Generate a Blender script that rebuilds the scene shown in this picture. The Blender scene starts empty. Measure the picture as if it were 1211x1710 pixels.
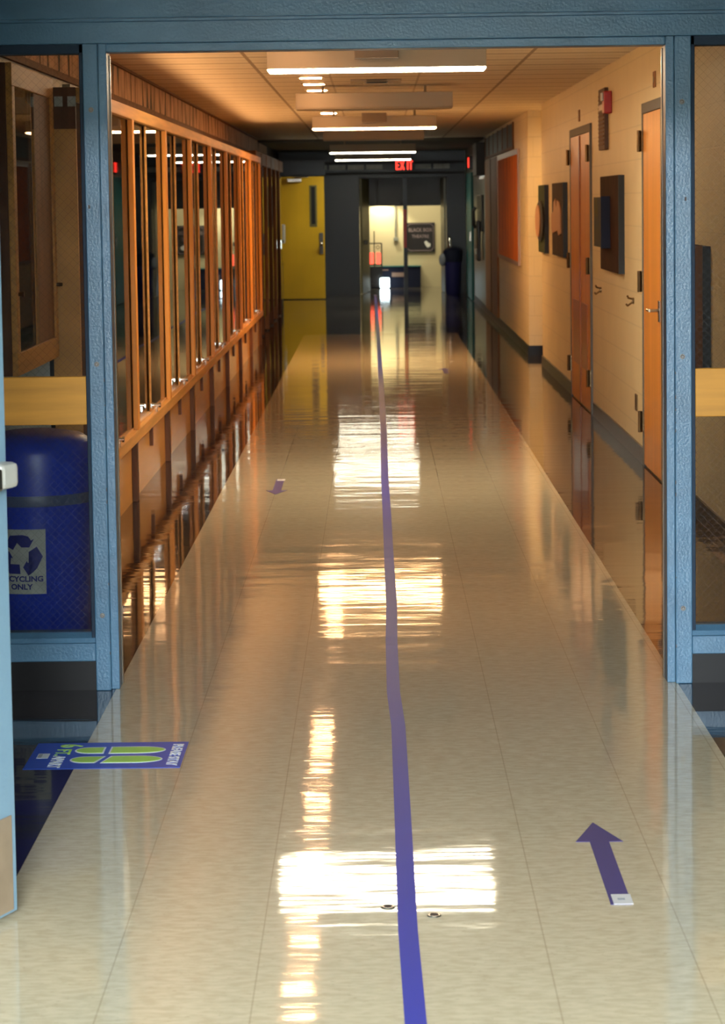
import bpy, bmesh, math, random
from mathutils import Vector, Matrix
random.seed(7)
C = bpy.context.scene.collection
SC = bpy.context.scene
PI = math.pi

# ------------------------------------------------------------------ camera
F, CX, CY, CAMH = 3900.0, 605.5, 650.0, 1.59
Yc = Vector((626 - CX, CY - 338, -F)).normalized()
Zc = Vector((-.013, 1, 0)); Zc = (Zc - Zc.dot(Yc) * Yc).normalized()
Xc = Yc.cross(Zc)
rot = Matrix((Xc, Yc, Zc))
cd = bpy.data.cameras.new('camera'); cam = bpy.data.objects.new('camera', cd); C.objects.link(cam)
cam.matrix_world = Matrix.Translation((0, 0, CAMH)) @ rot.to_4x4()
cd.sensor_fit = 'HORIZONTAL'; cd.sensor_width = 15.6
cd.lens = F * 15.6 / 1211
cd.shift_x = 0.0; cd.shift_y = -(855 - CY) / 1211
cd.dof.use_dof = True; cd.dof.focus_distance = 8.2; cd.dof.aperture_fstop = 5.6
cd.clip_end = 200; cd.clip_start = .05
SC.camera = cam

# ------------------------------------------------------------------ world, exposure
w = bpy.data.worlds.new('world'); SC.world = w; w.use_nodes = True
w.node_tree.nodes['Background'].inputs[0].default_value = (.5, .6, .8, 1)
w.node_tree.nodes['Background'].inputs[1].default_value = .02
SC.view_settings.view_transform = 'Standard'; SC.view_settings.look = 'None'
SC.view_settings.exposure = 0.4; SC.view_settings.gamma = 1; SC.view_settings.use_curve_mapping = False

def area(name, loc, sx, sy, power, col, rotx=0, roty=0):
    l = bpy.data.lights.new(name, 'AREA'); l.shape = 'RECTANGLE'; l.size = sx; l.size_y = sy
    l.energy = power; l.color = col
    o = bpy.data.objects.new(name, l); C.objects.link(o); o.location = loc; o.rotation_euler = (rotx, roty, 0)
    return o
# added fill light under the unseen hall ceiling behind the camera (the near door header shades the top of the blue frame)
FRONT_P = 6000; REAR_FILL_P = 60; FRONT_C = (.86, .94, 1.0)
LAMP_C = (1, .86, .62); LAMP_S = 33
SLOT_C = (1, .50, .22); SLOT_S = 110
area('hall_fill', (0, -4.8, 2.68), 2.8, 5.5, FRONT_P, FRONT_C)
area('rear_fill', (0, -7.9, 1.15), 2.0, 1.9, REAR_FILL_P, (.84, .93, 1.0), PI / 2)   # added low fill from the unseen end behind the camera
STRIP_FILL_P = 34; STRIP_FILL_C = (1, .50, .18)
cv = area('added_strip_light', (-1.352, 18.4, 2.140), 15.6, .03, STRIP_FILL_P, STRIP_FILL_C)      # added fill above the trophy case, brightens ceiling and walls
cv.rotation_euler = Vector((.965, 0, .26)).to_track_quat('-Z', 'Y').to_euler()
area('side_hall_fill', (2.3, 23.2, 2.4), .8, .8, 13, (1, .62, .28))  # added lamp in the alcove, brightens the middle of the hallway
area('lobby_fill', (.6, 42.9, 2.3), 1.5, .6, 36, (1, .85, .55))  # added general fill for the lobby

# ------------------------------------------------------------------ materials
def mat(name, col, rough=.5, metal=0, bump=0, bscale=40, var=0, vscale=(8, 8, 8), spec=.5, emit=None, es=0, coat=0, col2=None):
    m = bpy.data.materials.new(name); m.use_nodes = True
    n = m.node_tree.nodes; l = m.node_tree.links; p = n['Principled BSDF']
    p.inputs['Base Color'].default_value = (*col, 1)
    p.inputs['Roughness'].default_value = rough; p.inputs['Metallic'].default_value = metal
    p.inputs['Specular IOR Level'].default_value = spec
    p.inputs['Coat Weight'].default_value = coat; p.inputs['Coat Roughness'].default_value = .06
    if emit: p.inputs['Emission Color'].default_value = (*emit, 1); p.inputs['Emission Strength'].default_value = es
    if var or bump:
        tc = n.new('ShaderNodeTexCoord'); mp = n.new('ShaderNodeMapping'); mp.inputs['Scale'].default_value = vscale
        l.new(tc.outputs['Object'], mp.inputs[0])
        nz = n.new('ShaderNodeTexNoise'); nz.inputs['Scale'].default_value = 1; nz.inputs['Detail'].default_value = 5
        l.new(mp.outputs[0], nz.inputs[0])
        if var:
            mx = n.new('ShaderNodeMix'); mx.data_type = 'RGBA'
            c2 = col2 or tuple(c * (1 - var) for c in col)
            mx.inputs[6].default_value = (*c2, 1); mx.inputs[7].default_value = (*[min(1, c * (1 + var * .4)) for c in col], 1)
            cr = n.new('ShaderNodeMapRange'); cr.inputs[1].default_value = .35; cr.inputs[2].default_value = .65
            l.new(nz.outputs[0], cr.inputs[0]); l.new(cr.outputs[0], mx.inputs[0]); l.new(mx.outputs[2], p.inputs['Base Color'])
        if bump:
            b = n.new('ShaderNodeBump'); b.inputs['Strength'].default_value = bump; b.inputs['Distance'].default_value = .002
            nb = n.new('ShaderNodeTexNoise'); nb.inputs['Scale'].default_value = bscale; nb.inputs['Detail'].default_value = 3
            l.new(tc.outputs['Object'], nb.inputs[0]); l.new(nb.outputs[0], b.inputs['Height']); l.new(b.outputs[0], p.inputs['Normal'])
    return m

class G:
    """small node-maths helper"""
    def __init__(s, m): s.m = m; s.n = m.node_tree.nodes; s.l = m.node_tree.links
    def v(s, a, b=None, op='ADD', c=None):
        k = s.n.new('ShaderNodeMath'); k.operation = op
        for i, q in enumerate((a, b, c)):
            if q is None: continue
            if isinstance(q, (int, float)): k.inputs[i].default_value = q
            else: s.l.new(q, k.inputs[i])
        return k.outputs[0]
    def mix(s, f, a, b):
        k = s.n.new('ShaderNodeMix'); k.data_type = 'RGBA'
        if isinstance(f, (int, float)): k.inputs[0].default_value = f
        else: s.l.new(f, k.inputs[0])
        for i, q in ((6, a), (7, b)):
            if isinstance(q, tuple): k.inputs[i].default_value = (*q, 1)
            else: s.l.new(q, k.inputs[i])
        return k.outputs[2]
    def coords(s, scale=None):
        tc = s.n.new('ShaderNodeTexCoord')
        if scale is None: return tc.outputs['Object']
        mp = s.n.new('ShaderNodeMapping'); mp.inputs['Scale'].default_value = scale
        s.l.new(tc.outputs['Object'], mp.inputs[0]); return mp.outputs[0]
    def xyz(s):
        k = s.n.new('ShaderNodeSeparateXYZ'); s.l.new(s.coords(), k.inputs[0]); return k.outputs
    def noise(s, scale, vec, detail=3):
        k = s.n.new('ShaderNodeTexNoise'); k.inputs['Scale'].default_value = scale; k.inputs['Detail'].default_value = detail
        s.l.new(vec, k.inputs[0]); return k.outputs[0]
    def line(s, x, period, width, off=0):
        """1 on a seam of given width, repeating"""
        a = s.v(x, off, 'SUBTRACT'); r = s.v(s.v(a, period, 'DIVIDE'), None, 'FRACT')
        d = s.v(s.v(r, .5, 'SUBTRACT'), None, 'ABSOLUTE')           # .5 at the seam
        return s.v(d, .5 - width / period / 2, 'GREATER_THAN')
    def bump(s, h, dist, strength=1, nrm=None):
        k = s.n.new('ShaderNodeBump'); k.inputs['Distance'].default_value = dist; k.inputs['Strength'].default_value = strength
        s.l.new(h, k.inputs['Height'])
        if nrm is not None: s.l.new(nrm, k.inputs['Normal'])
        return k.outputs[0]

def floor_mat():
    m = mat('floor_tiles', (.5, .45, .33), .09); g = G(m); p = g.n['Principled BSDF']
    o = g.xyz(); x, y = o[0], o[1]
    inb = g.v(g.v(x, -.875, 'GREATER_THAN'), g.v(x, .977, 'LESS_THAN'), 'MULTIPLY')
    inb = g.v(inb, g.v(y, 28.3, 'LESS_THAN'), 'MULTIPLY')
    fl = g.noise(1, g.coords((22, 60, 1)), 6)
    big = g.noise(1, g.coords((60, 130, 1)), 3)
    mr = g.n.new('ShaderNodeMapRange'); mr.inputs[1].default_value = .38; mr.inputs[2].default_value = .62; g.l.new(fl, mr.inputs[0])
    beige = g.mix(mr.outputs[0], (.52, .45, .31), (.60, .53, .38))
    sp = g.v(big, .66, 'GREATER_THAN')
    beige = g.mix(g.v(sp, .35, 'MULTIPLY'), beige, (.33, .27, .17))
    seam = g.v(g.line(x, .305, .003, -.875), g.v(g.line(y, .305, .003, .1), .12, 'MULTIPLY'), 'MAXIMUM')
    beige = g.mix(g.v(seam, .45, 'MULTIPLY'), beige, (.3, .24, .15))
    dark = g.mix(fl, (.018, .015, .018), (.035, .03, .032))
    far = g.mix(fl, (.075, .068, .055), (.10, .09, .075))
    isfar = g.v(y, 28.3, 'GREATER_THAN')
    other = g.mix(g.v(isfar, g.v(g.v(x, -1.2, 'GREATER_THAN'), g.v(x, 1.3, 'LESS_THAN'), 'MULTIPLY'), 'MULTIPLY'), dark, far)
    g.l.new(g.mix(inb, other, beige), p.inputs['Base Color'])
    h1 = g.noise(1, g.coords((1.6, 7.5, 1)), 3)
    h2 = g.noise(1, g.coords((1.3, 2.2, 1)), 1)
    b = g.bump(h1, .0013); b = g.bump(h2, .0020, 1, b)
    g.l.new(b, p.inputs['Coat Normal'])             # the wax film ripples, the tile below is flat
    p.inputs['Specular IOR Level'].default_value = 0; p.inputs['Coat Weight'].default_value = 1; g.l.new(g.v(g.v(inb, -.22, 'MULTIPLY'), 1.68), p.inputs['Coat IOR'])
    rr = g.v(g.v(fl, .03, 'MULTIPLY'), .04, 'ADD'); g.l.new(rr, p.inputs['Coat Roughness'])
    return m

def block_mat(name, col, axis='y'):
    m = mat(name, col, .45); g = G(m); p = g.n['Principled BSDF']; o = g.xyz()
    a = o[1] if axis == 'y' else o[0]; z = o[2]
    row = g.v(g.v(z, .2032, 'DIVIDE'), None, 'FLOOR')
    sh = g.v(g.v(row, 2, 'MODULO'), .2032, 'MULTIPLY')
    hor = g.line(z, .2032, .008); ver = g.line(g.v(a, sh), .4064, .008)
    s = g.v(hor, g.v(ver, .6, 'MULTIPLY'), 'MAXIMUM')
    nz = g.noise(3, g.coords(), 4)
    c = g.mix(nz, tuple(q * .9 for q in col), tuple(min(1, q * 1.06) for q in col))
    g.l.new(g.mix(g.v(s, .3, 'MULTIPLY'), c, tuple(q * .55 for q in col)), p.inputs['Base Color'])
    grain = g.noise(160, g.coords(), 2)
    h = g.v(g.v(s, -1, 'MULTIPLY'), g.v(grain, .25, 'MULTIPLY'))
    g.l.new(g.bump(h, .003), p.inputs['Normal'])
    return m

def ceiling_mat():
    m = mat('ceiling_tiles', (.62, .52, .40), .55); g = G(m); p = g.n['Principled BSDF']; o = g.xyz(); x, y = o[0], o[1]
    s = g.v(g.line(y, .61, .075), g.v(g.line(y, .305, .045), .45, 'MULTIPLY'), 'MAXIMUM')
    def at(v, wd): return g.v(g.v(g.v(x, v, 'SUBTRACT'), None, 'ABSOLUTE'), wd, 'LESS_THAN')
    a = g.v(at(-.79, .012), at(.98, .012), 'MAXIMUM'); b = g.v(g.v(at(-.31, .008), at(.33, .008), 'MAXIMUM'), .6, 'MULTIPLY')
    s2 = g.v(a, b, 'MAXIMUM'); t = g.v(g.v(s, .75, 'MULTIPLY'), s2, 'MAXIMUM')
    nz = g.noise(1, g.coords((30, 4, 1)), 3)
    c = g.mix(nz, (.80, .72, .58), (.88, .80, .67))
    g.l.new(g.mix(g.v(t, .8, 'MULTIPLY'), c, (.22, .14, .08)), p.inputs['Base Color'])
    g.l.new(g.bump(g.v(t, -1, 'MULTIPLY'), .004), p.inputs['Normal'])
    return m

def glass_mat(name, wired=False, tint=(.93, .95, .93), ior=1.5):
    m = bpy.data.materials.new(name); m.use_nodes = True; g = G(m); n = g.n; l = g.l
    n.remove(n['Principled BSDF']); out = n['Material Output']
    tr = n.new('ShaderNodeBsdfTransparent'); tr.inputs[0].default_value = (*tint, 1)
    gl = n.new('ShaderNodeBsdfGlossy'); gl.inputs['Roughness'].default_value = .015
    fr = n.new('ShaderNodeFresnel'); fr.inputs[0].default_value = ior
    mx = n.new('ShaderNodeMixShader'); l.new(fr.outputs[0], mx.inputs[0]); l.new(tr.outputs[0], mx.inputs[1]); l.new(gl.outputs[0], mx.inputs[2])
    res = mx.outputs[0]
    if wired:
        o = g.xyz(); a = g.v(o[0], o[2]); b = g.v(o[0], o[2], 'SUBTRACT')
        wv = g.v(g.line(a, .027, .0011), g.line(b, .027, .0011), 'MAXIMUM')
        pr = n.new('ShaderNodeBsdfPrincipled'); pr.inputs['Base Color'].default_value = (.16, .16, .16, 1); pr.inputs['Metallic'].default_value = .5; pr.inputs['Roughness'].default_value = .5
        m2 = n.new('ShaderNodeMixShader'); l.new(g.v(wv, .2, 'MULTIPLY'), m2.inputs[0]); l.new(res, m2.inputs[1]); l.new(pr.outputs[0], m2.inputs[2]); res = m2.outputs[0]
    l.new(res, out.inputs[0])
    return m

M = {}
M['floor'] = floor_mat()
M['block'] = block_mat('cream_block', (.74, .62, .38), 'y')
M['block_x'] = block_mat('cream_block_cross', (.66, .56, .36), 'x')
M['ceil'] = ceiling_mat()
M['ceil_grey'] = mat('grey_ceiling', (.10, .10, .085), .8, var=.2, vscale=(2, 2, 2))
M['blue'] = mat('blue_paint', (.052, .137, .228), .34, bump=.5, bscale=120, var=.18, vscale=(3, 3, 5))
M['blue_chip'] = mat('dark_chip', (.05, .035, .03), .6)
M['blue_door'] = mat('blue_door_paint', (.17, .28, .37), .34, bump=.3, bscale=90)
M['black'] = mat('black_rubber', (.004, .0035, .004), .4, spec=.2)
M['stop_shade'] = mat('navy_recess_shade', (.014, .028, .05), .6, spec=.2)  # shade of the glazing recess put into the stop colour
M['base'] = mat('dark_rubber_base', (.055, .038, .030), .3, var=.2)
M['wood'] = mat('orange_wood', (.78, .30, .045), .4, var=.08, vscale=(20, 20, 1), spec=.3)
M['wood_h'] = mat('orange_wood_rail', (.70, .33, .085), .45, var=.2, vscale=(30, 1.5, 30), spec=.3)
M['wood_lt'] = mat('pale_wood_sill', (.66, .36, .14), .35, var=.25, vscale=(30, 2, 30))
M['wood_base'] = mat('brown_wood_base', (.92, .43, .11), .25, var=.06, vscale=(4, 1, 12), coat=.15)
M['golden'] = mat('golden_board', (.56, .255, .032), .5, spec=.25, var=.2, vscale=(2, 10, 22))
M['wood_door'] = mat('door_veneer', (.68, .27, .05), .36, var=.15, vscale=(20, 12, .5), spec=.3)
M['brown'] = mat('dark_brown_wood', (.16, .07, .035), .6, spec=.2, var=.3, vscale=(20, 20, 2))
M['panel'] = mat('brown_panelling', (.30, .13, .055), .55, spec=.25, var=.3, vscale=(8, 8, 2))
M['slat'] = mat('pinkish_brown_slat', (.58, .35, .22), .6, var=.4, vscale=(20, 12, 5))
M['void'] = mat('dark_backing', (.006, .008, .012), .6)
M['cork'] = mat('case_backing', (.72, .55, .36), .8, var=.3, vscale=(6, 2, 2))
M['ochre'] = mat('ochre_panel', (.85, .43, .13), .7, var=.15)
M['white'] = mat('white_paint', (.6, .62, .6), .5)
M['door_panel'] = mat('door_lower_panel', (.36, .10, .015), .3, spec=.3)
M['metal_grey'] = mat('grey_frame_paint', (.15, .145, .14), .6, spec=.25)
M['steel'] = mat('brushed_steel', (.55, .52, .47), .25, 1)
M['strip_steel'] = mat('worn_strip', (.30, .27, .24), .3, .8)
M['cast_alu'] = mat('cast_aluminium', (.50, .50, .46), .35, .3)
M['bolt_grey'] = mat('dull_bolt', (.16, .15, .14), .55, .4)
M['chrome'] = mat('chrome', (.75, .75, .72), .12, 1)
M['bronze'] = mat('bronze', (.18, .11, .05), .3, .9)
M['tan_metal'] = mat('tan_kick_plate', (.34, .26, .18), .4, .3, var=.2)
M['housing'] = mat('beige_housing', (.36, .30, .21), .45)
M['housing_dark'] = mat('taupe_box', (.20, .15, .10), .5)
M['glass'] = glass_mat('clear_glass')
M['glass_case'] = glass_mat('case_glass', tint=(.96, .95, .92), ior=1.5)
M['wired'] = glass_mat('wired_glass', True, (.76, .77, .76))
M['bin'] = mat('blue_plastic', (.028, .06, .55), .35, bump=.15, bscale=60, var=.12)
M['bin_rim'] = mat('pale_blue_rim', (.10, .13, .24), .4)
M['label'] = mat('label_paper', (.50, .52, .50), .5, var=.12, vscale=(20, 20, 20))
M['label_ink'] = mat('label_ink', (.02, .025, .24), .5)
M['tape'] = mat('blue_tape', (.030, .045, .36), .5, spec=.25)
M['arrow'] = mat('violet_blue_arrow', (.062, .050, .19), .5, spec=.3)
M['tape_white'] = mat('white_tape', (.68, .68, .68), .35)
M['decal'] = mat('decal_blue', (.010, .075, .52), .4, spec=.3)
M['green'] = mat('decal_green', (.36, .68, .10), .5)
M['decal_white'] = mat('decal_white', (.66, .74, .80), .35)
M['red'] = mat('fire_red', (.42, .012, .01), .35)
M['exit_black'] = mat('sign_housing', (.010, .008, .008), .4)
M['exit_red'] = mat('exit_letters', (.6, .02, .01), .4, emit=(1, .035, .02), es=2.4)
M['lamp'] = mat('lit_lens', (.9, .9, .85), .4, emit=LAMP_C, es=LAMP_S)
M['lamp_cool'] = mat('lit_lens_far', (.9, .9, .85), .4, emit=(1, .93, .70), es=18)
M['lamp_warm'] = mat('lit_lens_warm', (.9, .9, .85), .4, emit=(1, .56, .24), es=50)
M['slotlamp'] = mat('slot_lamp', (.9, .8, .7), .4, emit=SLOT_C, es=SLOT_S)
M['navy'] = mat('navy_paint', (.012, .020, .035), .4)
M['yellow'] = mat('yellow_door_paint', (.78, .48, .012), .5, var=.12, vscale=(2, 2, 1))
M['olive'] = mat('olive_paint', (.16, .14, .05), .45)
M['greywall'] = mat('grey_wall', (.24, .25, .22), .35, var=.2)
M['teal'] = mat('teal_paint', (.008, .13, .14), .5)
M['corkboard'] = mat('orange_board', (.75, .20, .015), .8, var=.25, vscale=(8, 8, 1.2))
M['alu'] = mat('dull_frame', (.38, .26, .20), .4, .4)
M['lobby'] = mat('lobby_cream', (.62, .56, .36), .5)
M['art_brown'] = mat('art_brown', (.040, .016, .010), .8, var=.3, spec=.15)
M['art_tan_brown'] = mat('art_mid_brown', (.11, .05, .03), .8, spec=.15)
M['art_black'] = mat('art_black', (.006, .006, .007), .5)
M['art_blue'] = mat('art_blue', (.022, .028, .045), .7, spec=.2, var=.6, vscale=(4, 9, 9), col2=(.06, .06, .015))
M['art_green'] = mat('art_green', (.030, .048, .015), .8, spec=.15)
M['art_tan'] = mat('art_tan', (.50, .27, .14), .6)
M['grille'] = mat('brown_grille', (.10, .05, .035), .6)
M['screen'] = mat('lit_screen', (.9, .95, 1), .4, emit=(.75, .95, 1), es=6)
M['redlit'] = mat('red_lit_sign', (.6, .05, .04), .4, emit=(1, .07, .04), es=2.5)
M['bag'] = mat('pale_bag', (.32, .36, .42), .4)
M['bluegrey'] = mat('dark_blue_plastic', (.010, .014, .038), .6, spec=.25)
M['navy_bin'] = mat('navy_bin_plastic', (.012, .012, .10), .5)
M['sign_pink'] = mat('chalk_lettering', (.22, .17, .18), .7)

# ------------------------------------------------------------------ mesh helpers
def nb(): return bmesh.new()
def box(bm, x0, x1, y0, y1, z0, z1, bev=0):
    vs = [bm.verts.new((x, y, z)) for x in (x0, x1) for y in (y0, y1) for z in (z0, z1)]
    f = [(0, 1, 3, 2), (4, 6, 7, 5), (0, 4, 5, 1), (2, 3, 7, 6), (0, 2, 6, 4), (1, 5, 7, 3)]
    fs = [bm.faces.new([vs[i] for i in q]) for q in f]
    if bev:
        es = list({e for q in fs for e in q.edges})
        bmesh.ops.bevel(bm, geom=es, offset=bev, segments=2, profile=.5, affect='EDGES')
    return bm
def B(*a, **k): return box(nb(), *a, **k)
def prism(bm, pts, axis, a0, a1):
    """extrude 2D outline along an axis (0: pts are (y,z), 1: (x,z), 2: (x,y))"""
    def P(p, a):
        if axis == 0: return (a, p[0], p[1])
        if axis == 1: return (p[0], a, p[1])
        return (p[0], p[1], a)
    lo = [bm.verts.new(P(p, a0)) for p in pts]; hi = [bm.verts.new(P(p, a1)) for p in pts]
    bm.faces.new(lo); bm.faces.new(hi)
    for i in range(len(pts)):
        j = (i + 1) % len(pts); bm.faces.new((lo[i], lo[j], hi[j], hi[i]))
    return bm
def cyl(bm, p0, p1, r0, r1=None, seg=20):
    r1 = r0 if r1 is None else r1
    p0 = Vector(p0); p1 = Vector(p1); d = (p1 - p0)
    q = d.to_track_quat('Z', 'Y').to_matrix().to_4x4()
    bmesh.ops.create_cone(bm, cap_ends=True, segments=seg, radius1=r0, radius2=r1, depth=d.length, matrix=Matrix.Translation((p0 + p1) / 2) @ q)
    return bm
def tube(bm, pts, r, seg=8):
    for a, b in zip(pts, pts[1:]): cyl(bm, a, b, r, seg=seg)
    for p in pts[1:-1]: bmesh.ops.create_uvsphere(bm, u_segments=8, v_segments=6, radius=r, matrix=Matrix.Translation(p))
    return bm
def lathe(bm, prof, cx, cy, seg=40):
    rings = []
    for r, z in prof:
        rings.append([bm.verts.new((cx + r * math.cos(2 * PI * i / seg), cy + r * math.sin(2 * PI * i / seg), z)) for i in range(seg)])
    for a, b in zip(rings, rings[1:]):
        for i in range(seg):
            j = (i + 1) % seg; bm.faces.new((a[i], a[j], b[j], b[i]))
    bm.faces.new(rings[0][::-1]); bm.faces.new(rings[-1])
    return bm
WL = {}
def wl(o): return WL[o.name]
def obj(name, bm, m, parent=None, smooth=False, origin=None):
    bmesh.ops.recalc_face_normals(bm, faces=bm.faces)
    if parent is not None: off = wl(parent)
    elif origin is not None: off = Vector(origin)
    else:
        xs = [v.co for v in bm.verts]
        mn = Vector([min(v[i] for v in xs) for i in range(3)]); mx_ = Vector([max(v[i] for v in xs) for i in range(3)])
        off = Vector(((mn.x + mx_.x) / 2, (mn.y + mx_.y) / 2, mn.z))
    for v in bm.verts: v.co -= off
    me = bpy.data.meshes.new(name); bm.to_mesh(me); bm.free()
    me.materials.append(M[m] if isinstance(m, str) else m)
    if smooth:
        for p in me.polygons: p.use_smooth = True
        if hasattr(me, 'set_sharp_from_angle'): me.set_sharp_from_angle(angle=.7)
    o = bpy.data.objects.new(name, me); C.objects.link(o)
    if parent is not None: o.parent = parent; WL[o.name] = wl(parent)
    else: o.location = off; WL[o.name] = off.copy()
    return o
def thing(name, label, cat, loc, group=None):
    o = bpy.data.objects.new(name, None); C.objects.link(o); o.location = loc; o.empty_display_size = .1
    WL[o.name] = Vector(loc); return tag(o, label, cat, group)
def tag(o, label, cat, group=None):
    o['label'] = label; o['category'] = cat
    if group: o['group'] = group
    return o
def struct(name, bm, m, origin=(0, 0, 0)):
    o = obj(name, bm, m, origin=origin); o['kind'] = 'structure'; return o
def sthing(name, loc):
    o = bpy.data.objects.new(name, None); C.objects.link(o); o.location = loc; WL[o.name] = Vector(loc); o['kind'] = 'structure'
    return o
def text_bm(s, size, mtx, extrude=.0006, bold=0, sx=1.0):
    cu = bpy.data.curves.new('t', 'FONT'); cu.body = s; cu.size = size; cu.extrude = extrude; cu.align_x = 'CENTER'; cu.align_y = 'CENTER'; cu.offset = bold
    cu.resolution_u = 3
    to = bpy.data.objects.new('t', cu); C.objects.link(to)
    dg = bpy.context.evaluated_depsgraph_get(); dg.update()
    me = bpy.data.meshes.new_from_object(to.evaluated_get(dg))
    bm = nb(); bm.from_mesh(me); bpy.data.objects.remove(to); bpy.data.curves.remove(cu); bpy.data.meshes.remove(me)
    bmesh.ops.transform(bm, matrix=mtx @ Matrix.Diagonal((sx, 1, 1, 1)), verts=bm.verts)
    return bm
def frame_m(o, ux, uy):
    """matrix placing local x along ux, y along uy at o"""
    ux = Vector(ux).normalized(); uy = Vector(uy).normalized(); uz = ux.cross(uy)
    m = Matrix((ux, uy, uz)).transposed().to_4x4(); m.translation = Vector(o); return m
def flat(bm, pts, z0, z1): return prism(bm, pts, 2, z0, z1)

# ------------------------------------------------------------------ room shell
FY = 7.58                                            # plane of the blue frame
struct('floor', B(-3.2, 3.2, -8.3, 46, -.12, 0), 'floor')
cl = struct('ceiling', B(-1.75, 2.9, 7.70, 33.5, 2.5, 2.6), 'ceil')
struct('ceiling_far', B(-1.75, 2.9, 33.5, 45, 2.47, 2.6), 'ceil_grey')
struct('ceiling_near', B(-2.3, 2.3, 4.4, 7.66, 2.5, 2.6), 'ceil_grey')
struct('ceiling_hall', B(-2.3, 2.3, -8.1, 4.4, 2.75, 2.85), 'white')
struct('wall_right', B(1.6, 1.75, 7.68, 22.45, 0, 2.5), 'block')
bm = B(1.57, 1.75, 24, 33.0, 0, 2.5); struct('wall_right_far', bm, 'block')
struct('wall_right_end', B(1.57, 1.75, 33.0, 40.5, 0, 2.5), 'greywall')
struct('wall_alcove', B(2.8, 2.9, 22.45, 24.0, 0, 2.5), 'block')
struct('wall_alcove_near', B(1.75, 2.8, 22.35, 22.45, 0, 2.5), 'block_x')
struct('wall_alcove_far', B(1.571, 2.8, 23.99, 24.1, 0, 2.499), 'block_x')
struct('wall_left', B(-1.80, -1.65, 7.68, 26.6, 0, 2.27), 'white')
struct('wall_left_far', B(-1.80, -1.65, 26.6, 40.5, 0, 2.27), 'panel')
struct('wall_left_top', B(-1.80, -1.66, 7.68, 40.5, 2.27, 2.5), 'void')
# walls around the hall on the camera's side
struct('wall_hall_left', B(-2.3, -2.2, -8.1, 7.66, 0, 2.75), 'greywall')
struct('wall_hall_right', B(2.2, 2.3, -8.1, 7.66, 0, 2.75), 'greywall')
struct('wall_hall_back', B(-2.2, 2.2, -8.2, -8.1, 0, 2.75), 'greywall')
bm = nb(); box(bm, -2.2, 2.2, 4.20, 4.32, 2.06, 2.75); box(bm, -2.2, -1.27, 4.20, 4.32, 0, 2.06); box(bm, 1.27, 2.2, 4.20, 4.32, 0, 2.06)
struct('wall_hall_doorway', bm, 'blue')
# baseboards
struct('baseboard_right', B(1.588, 1.6, 7.7, 12.92, 0, .1), 'base'); struct('baseboard_right_mid', B(1.588, 1.6, 13.95, 17.15, 0, .1), 'base')
bm = nb(); box(bm, 1.588, 1.6, 19.05, 22.45, 0, .1); struct('baseboard_right_alcove', bm, 'base')
bm = nb(); box(bm, 1.558, 1.57, 24, 37.0, 0, .1); box(bm, 1.558, 2.8, 23.975, 23.988, 0, .1); struct('baseboard_right_far', bm, 'black')
struct('baseboard_left', B(-1.65, -1.638, 7.7, 10.3, 0, .1), 'base')

# upper band of upright slats on the left wall
bm = nb(); y = 7.75
while y < 36:
    wd = random.choice((.28, .36, .42, .5)) ; g0 = random.uniform(.02, .07); g1 = random.uniform(.02, .07)
    if random.random() < .3: g0, g1 = random.choice(((.22, .04), (.03, .20), (.18, .08)))
    prism(bm, [(y + g1 / 2, 2.29), (y + wd - g1 / 2, 2.29), (y + wd - g0 / 2, 2.497), (y + g0 / 2, 2.497)], 0, -1.6595, -1.657 - random.uniform(0, .001))
    y += wd
struct('trim_1', bm, 'slat')
struct('trim_2', B(-1.66, -1.63, 7.7, 40.4, 2.255, 2.29), 'brown')
struct('trim_3', B(-1.655, -1.635, 7.7, 33.5, 2.485, 2.5), 'brown')

# ------------------------------------------------------------------ blue frame across the hallway
t = sthing('trim_4', (0, FY, 0))                     # the fixed hollow metal frame
def post(s, xi, xo):
    bm = nb(); a, b = sorted((xi + s * .026, xo)); box(bm, a, b, FY, FY + .14, 0, 2.112, .003)
    obj('post', bm, 'blue', t)
    bm = nb(); a, b = sorted((xi, xi + s * .0265)); box(bm, a, b, FY + .022, FY + .12, 0, 2.1125, .002)
    p = obj('door_stop', bm, 'blue', t)
    bm = nb(); a, b = sorted((xi - s * .003, xi + s * .010)); box(bm, a, b, FY + .10, FY + .125, .0, 2.08, .003)
    obj('edge_strip', bm, 'strip_steel', t)
    for z in (1.90, 1.077, .25):
        bm = nb(); x = xi + s * .050; cyl(bm, (x, FY - .0015, z), (x, FY + .001, z), .0085, seg=16); cyl(bm, (x, FY - .004, z), (x, FY - .0014, z), .0045, .0055, seg=12)
        obj('bolt', bm, 'bolt_grey', t)
    bm = nb(); x = xi + s * .062; z = 1.588
    box(bm, x - .004, x + .002, FY - .0012, FY, z - .006, z + .006); obj('paint_chip', bm, 'blue_chip', t)
    bm = nb()
    for k in range(9):
        z = (.12, .35, .62, .66, .83, .86, .9, .94, 1.02)[k]; q = random.uniform(.003, .012)
        box(bm, xi + s * .027 - .0012, xi + s * .027 + .0014, FY - .0006, FY + .001, z, z + q)
    obj('worn_edge', bm, 'blue_chip', t)
post(-1, -.862, -.937); post(1, .944, 1.024)
bm = nb(); box(bm, -2.2, 2.2, FY, FY + .14, 2.112, 2.182, .003); obj('head_rail', bm, 'blue', t)
bm = nb(); box(bm, -2.2, 2.2, FY - .02, FY + .14, 2.19, 2.499, .004); box(bm, -2.2, 2.2, FY + .004, FY + .13, 2.18, 2.192); obj('transom', bm, 'blue', t)
obj('head_stop', B(-.862, .944, FY + .022, FY + .12, 2.085, 2.1125, bev=.003), 'blue', t)
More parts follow.
